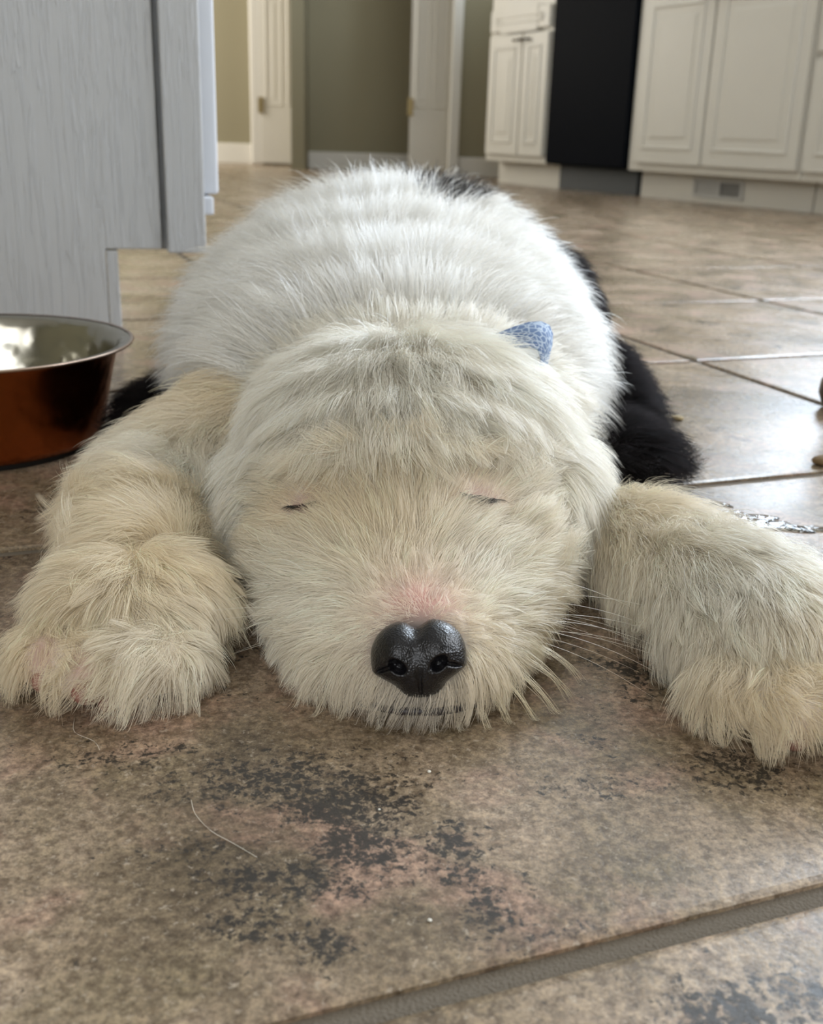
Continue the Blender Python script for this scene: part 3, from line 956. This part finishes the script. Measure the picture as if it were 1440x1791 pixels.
# ---- toe pads
M_pad = simple('toe_pad', (.33, .150, .115), .5, bump=(700, .4, .0006))
for (x, y, z, r) in ((-.142, .3815, .0125, .0072), (-.124, .3745, .0120, .0074), (-.116, .3770, .0062, .0060), (.148, .3650, .0078, .0084), (.168, .3660, .0082, .0084)):
    bm = bmesh.new()
    bmesh.ops.create_uvsphere(bm, u_segments=24, v_segments=16, radius=1, matrix=Matrix.Translation((x, y, z)) @ Matrix.Diagonal((r*.85, r, r*.8, 1)))
    obj('toe_pad', bm, M_pad, dog, smooth=True)

# ---- whiskers
wk = []
for sx in (-1, 1):
    for j in range(13):
        y0, z0 = rng.uniform(.405, .45), rng.uniform(.016, .034)
        x0 = .004+sx*(.044+.35*(y0-.405))
        p0 = np.array((x0, y0, z0)); L_ = rng.uniform(.040, .062)
        d_ = unit(np.array((sx*1.0, rng.uniform(-.25, .25), rng.uniform(-.22, .12))))
        s_ = np.linspace(0, 1, 10)[:, None]
        wk.append(p0+d_*L_*s_+np.array((0, -.006, -.011))*s_**2*rng.uniform(.4, 1.3))
wk = np.array(wk, np.float32); wk[:, :, 2] = np.maximum(wk[:, :, 2], .001)
hair_object('whiskers', wk, np.full(len(wk), .000095), np.tile((.80, .74, .60), (len(wk), 1)), M_fur, dog)
# ---- saliva-stained locks hanging from the lip
lk = []; lc = []
for (x, y, z, dx, dy, L_, wd, st) in [(.030, .392, .020, .55, -.45, .023, .0022, 1), (.036, .395, .020, .75, -.40, .026, .0022, 1), (.043, .400, .021, .85, -.35, .028, .0022, .9),
        (.049, .406, .022, .95, -.20, .025, .002, .8), (.024, .389, .016, .50, -.60, .020, .0018, .8), (.056, .414, .022, 1, -.1, .022, .002, .6),
        (-.020, .391, .016, -.35, -.5, .019, .0018, .5), (-.028, .394, .017, -.4, -.45, .022, .0018, .55), (-.036, .398, .018, -.5, -.4, .020, .0018, .4),
        (-.008, .385, .013, -.15, -.6, .017, .0015, .25), (.001, .384, .013, .0, -.6, .018, .0015, .2), (.010, .384, .013, .1, -.6, .017, .0015, .2), (.018, .386, .014, .25, -.6, .018, .0015, .4)]:
    for j in range(15):
        p0 = np.array((x, y-.006, z-.003))+rng.normal(size=3)*wd*.6
        s_ = np.linspace(0, 1, 8)[:, None]
        tip = np.array((x, y-.006, z-.003))+unit(np.array((dx, dy, -.85)))*L_+rng.normal(size=3)*.0009
        mid = (p0+tip)/2+np.array((dx, dy, .6))*.0030
        lk.append(p0*(1-s_)**2+2*mid*s_*(1-s_)+tip*s_**2)
        lc.append(np.array((.86, .80, .66))*(1-st*.6)+np.array((.80, .66, .36))*st*.6)
lk = np.array(lk, np.float32); lk[:, :, 2] = np.maximum(lk[:, :, 2], .0008)
lo_ = hair_object('lip_locks', lk, np.full(len(lk), .000085), np.array(lc), M_fur, dog)
tag(lo_, 'cream locks hanging from the lips')

# ---- collar, mostly buried in the neck fur
def collar_mat():
    s = NT('blue_print_fabric')
    tc = s.n('ShaderNodeTexCoord').outputs['Object']
    vo = s.n('ShaderNodeTexVoronoi', ins={'Vector': tc, 'Scale': 260.0}, feature='DISTANCE_TO_EDGE').outputs['Distance']
    c = s.mix(s.step(vo, .06, .14), (.36, .43, .52, 1), (.10, .16, .29, 1))
    s.link(c, s.b.inputs['Base Color']); s.b.inputs['Roughness'].default_value = .8
    s.bump(s.noise(tc, 900, 2), .3, .0004)
    return s.m
bm = bmesh.new(); n_ = 120; ring = []
for i in range(n_):
    th = 2*math.pi*i/n_
    bul = .0+.027*math.exp(-((th-R(49))/.20)**2)
    rx, rz = .084+bul, .048+bul
    cx, cz, cy = -.004, .058, .612-.016*math.sin(th)*(1 if bul < .002 else 1)
    dx, dz = math.cos(th), math.sin(th)
    row = []
    for (dr, dy) in ((-.006, -.013), (-.0048, -.0125), (.0020, 0), (.0072, .0125), (.006, .013), (-.001, 0)):
        row.append(bm.verts.new((cx+dx*(rx+dr), cy+dy+.004*math.sin(th*3), cz+dz*(rz+dr))))
    ring.append(row)
for i in range(n_):
    a_, b_ = ring[i], ring[(i+1) % n_]
    for k in range(6): bm.faces.new((a_[k], a_[(k+1) % 6], b_[(k+1) % 6], b_[k]))
co = obj('collar', bm, collar_mat(), dog, smooth=True)
tag(co, 'pale blue patterned collar')
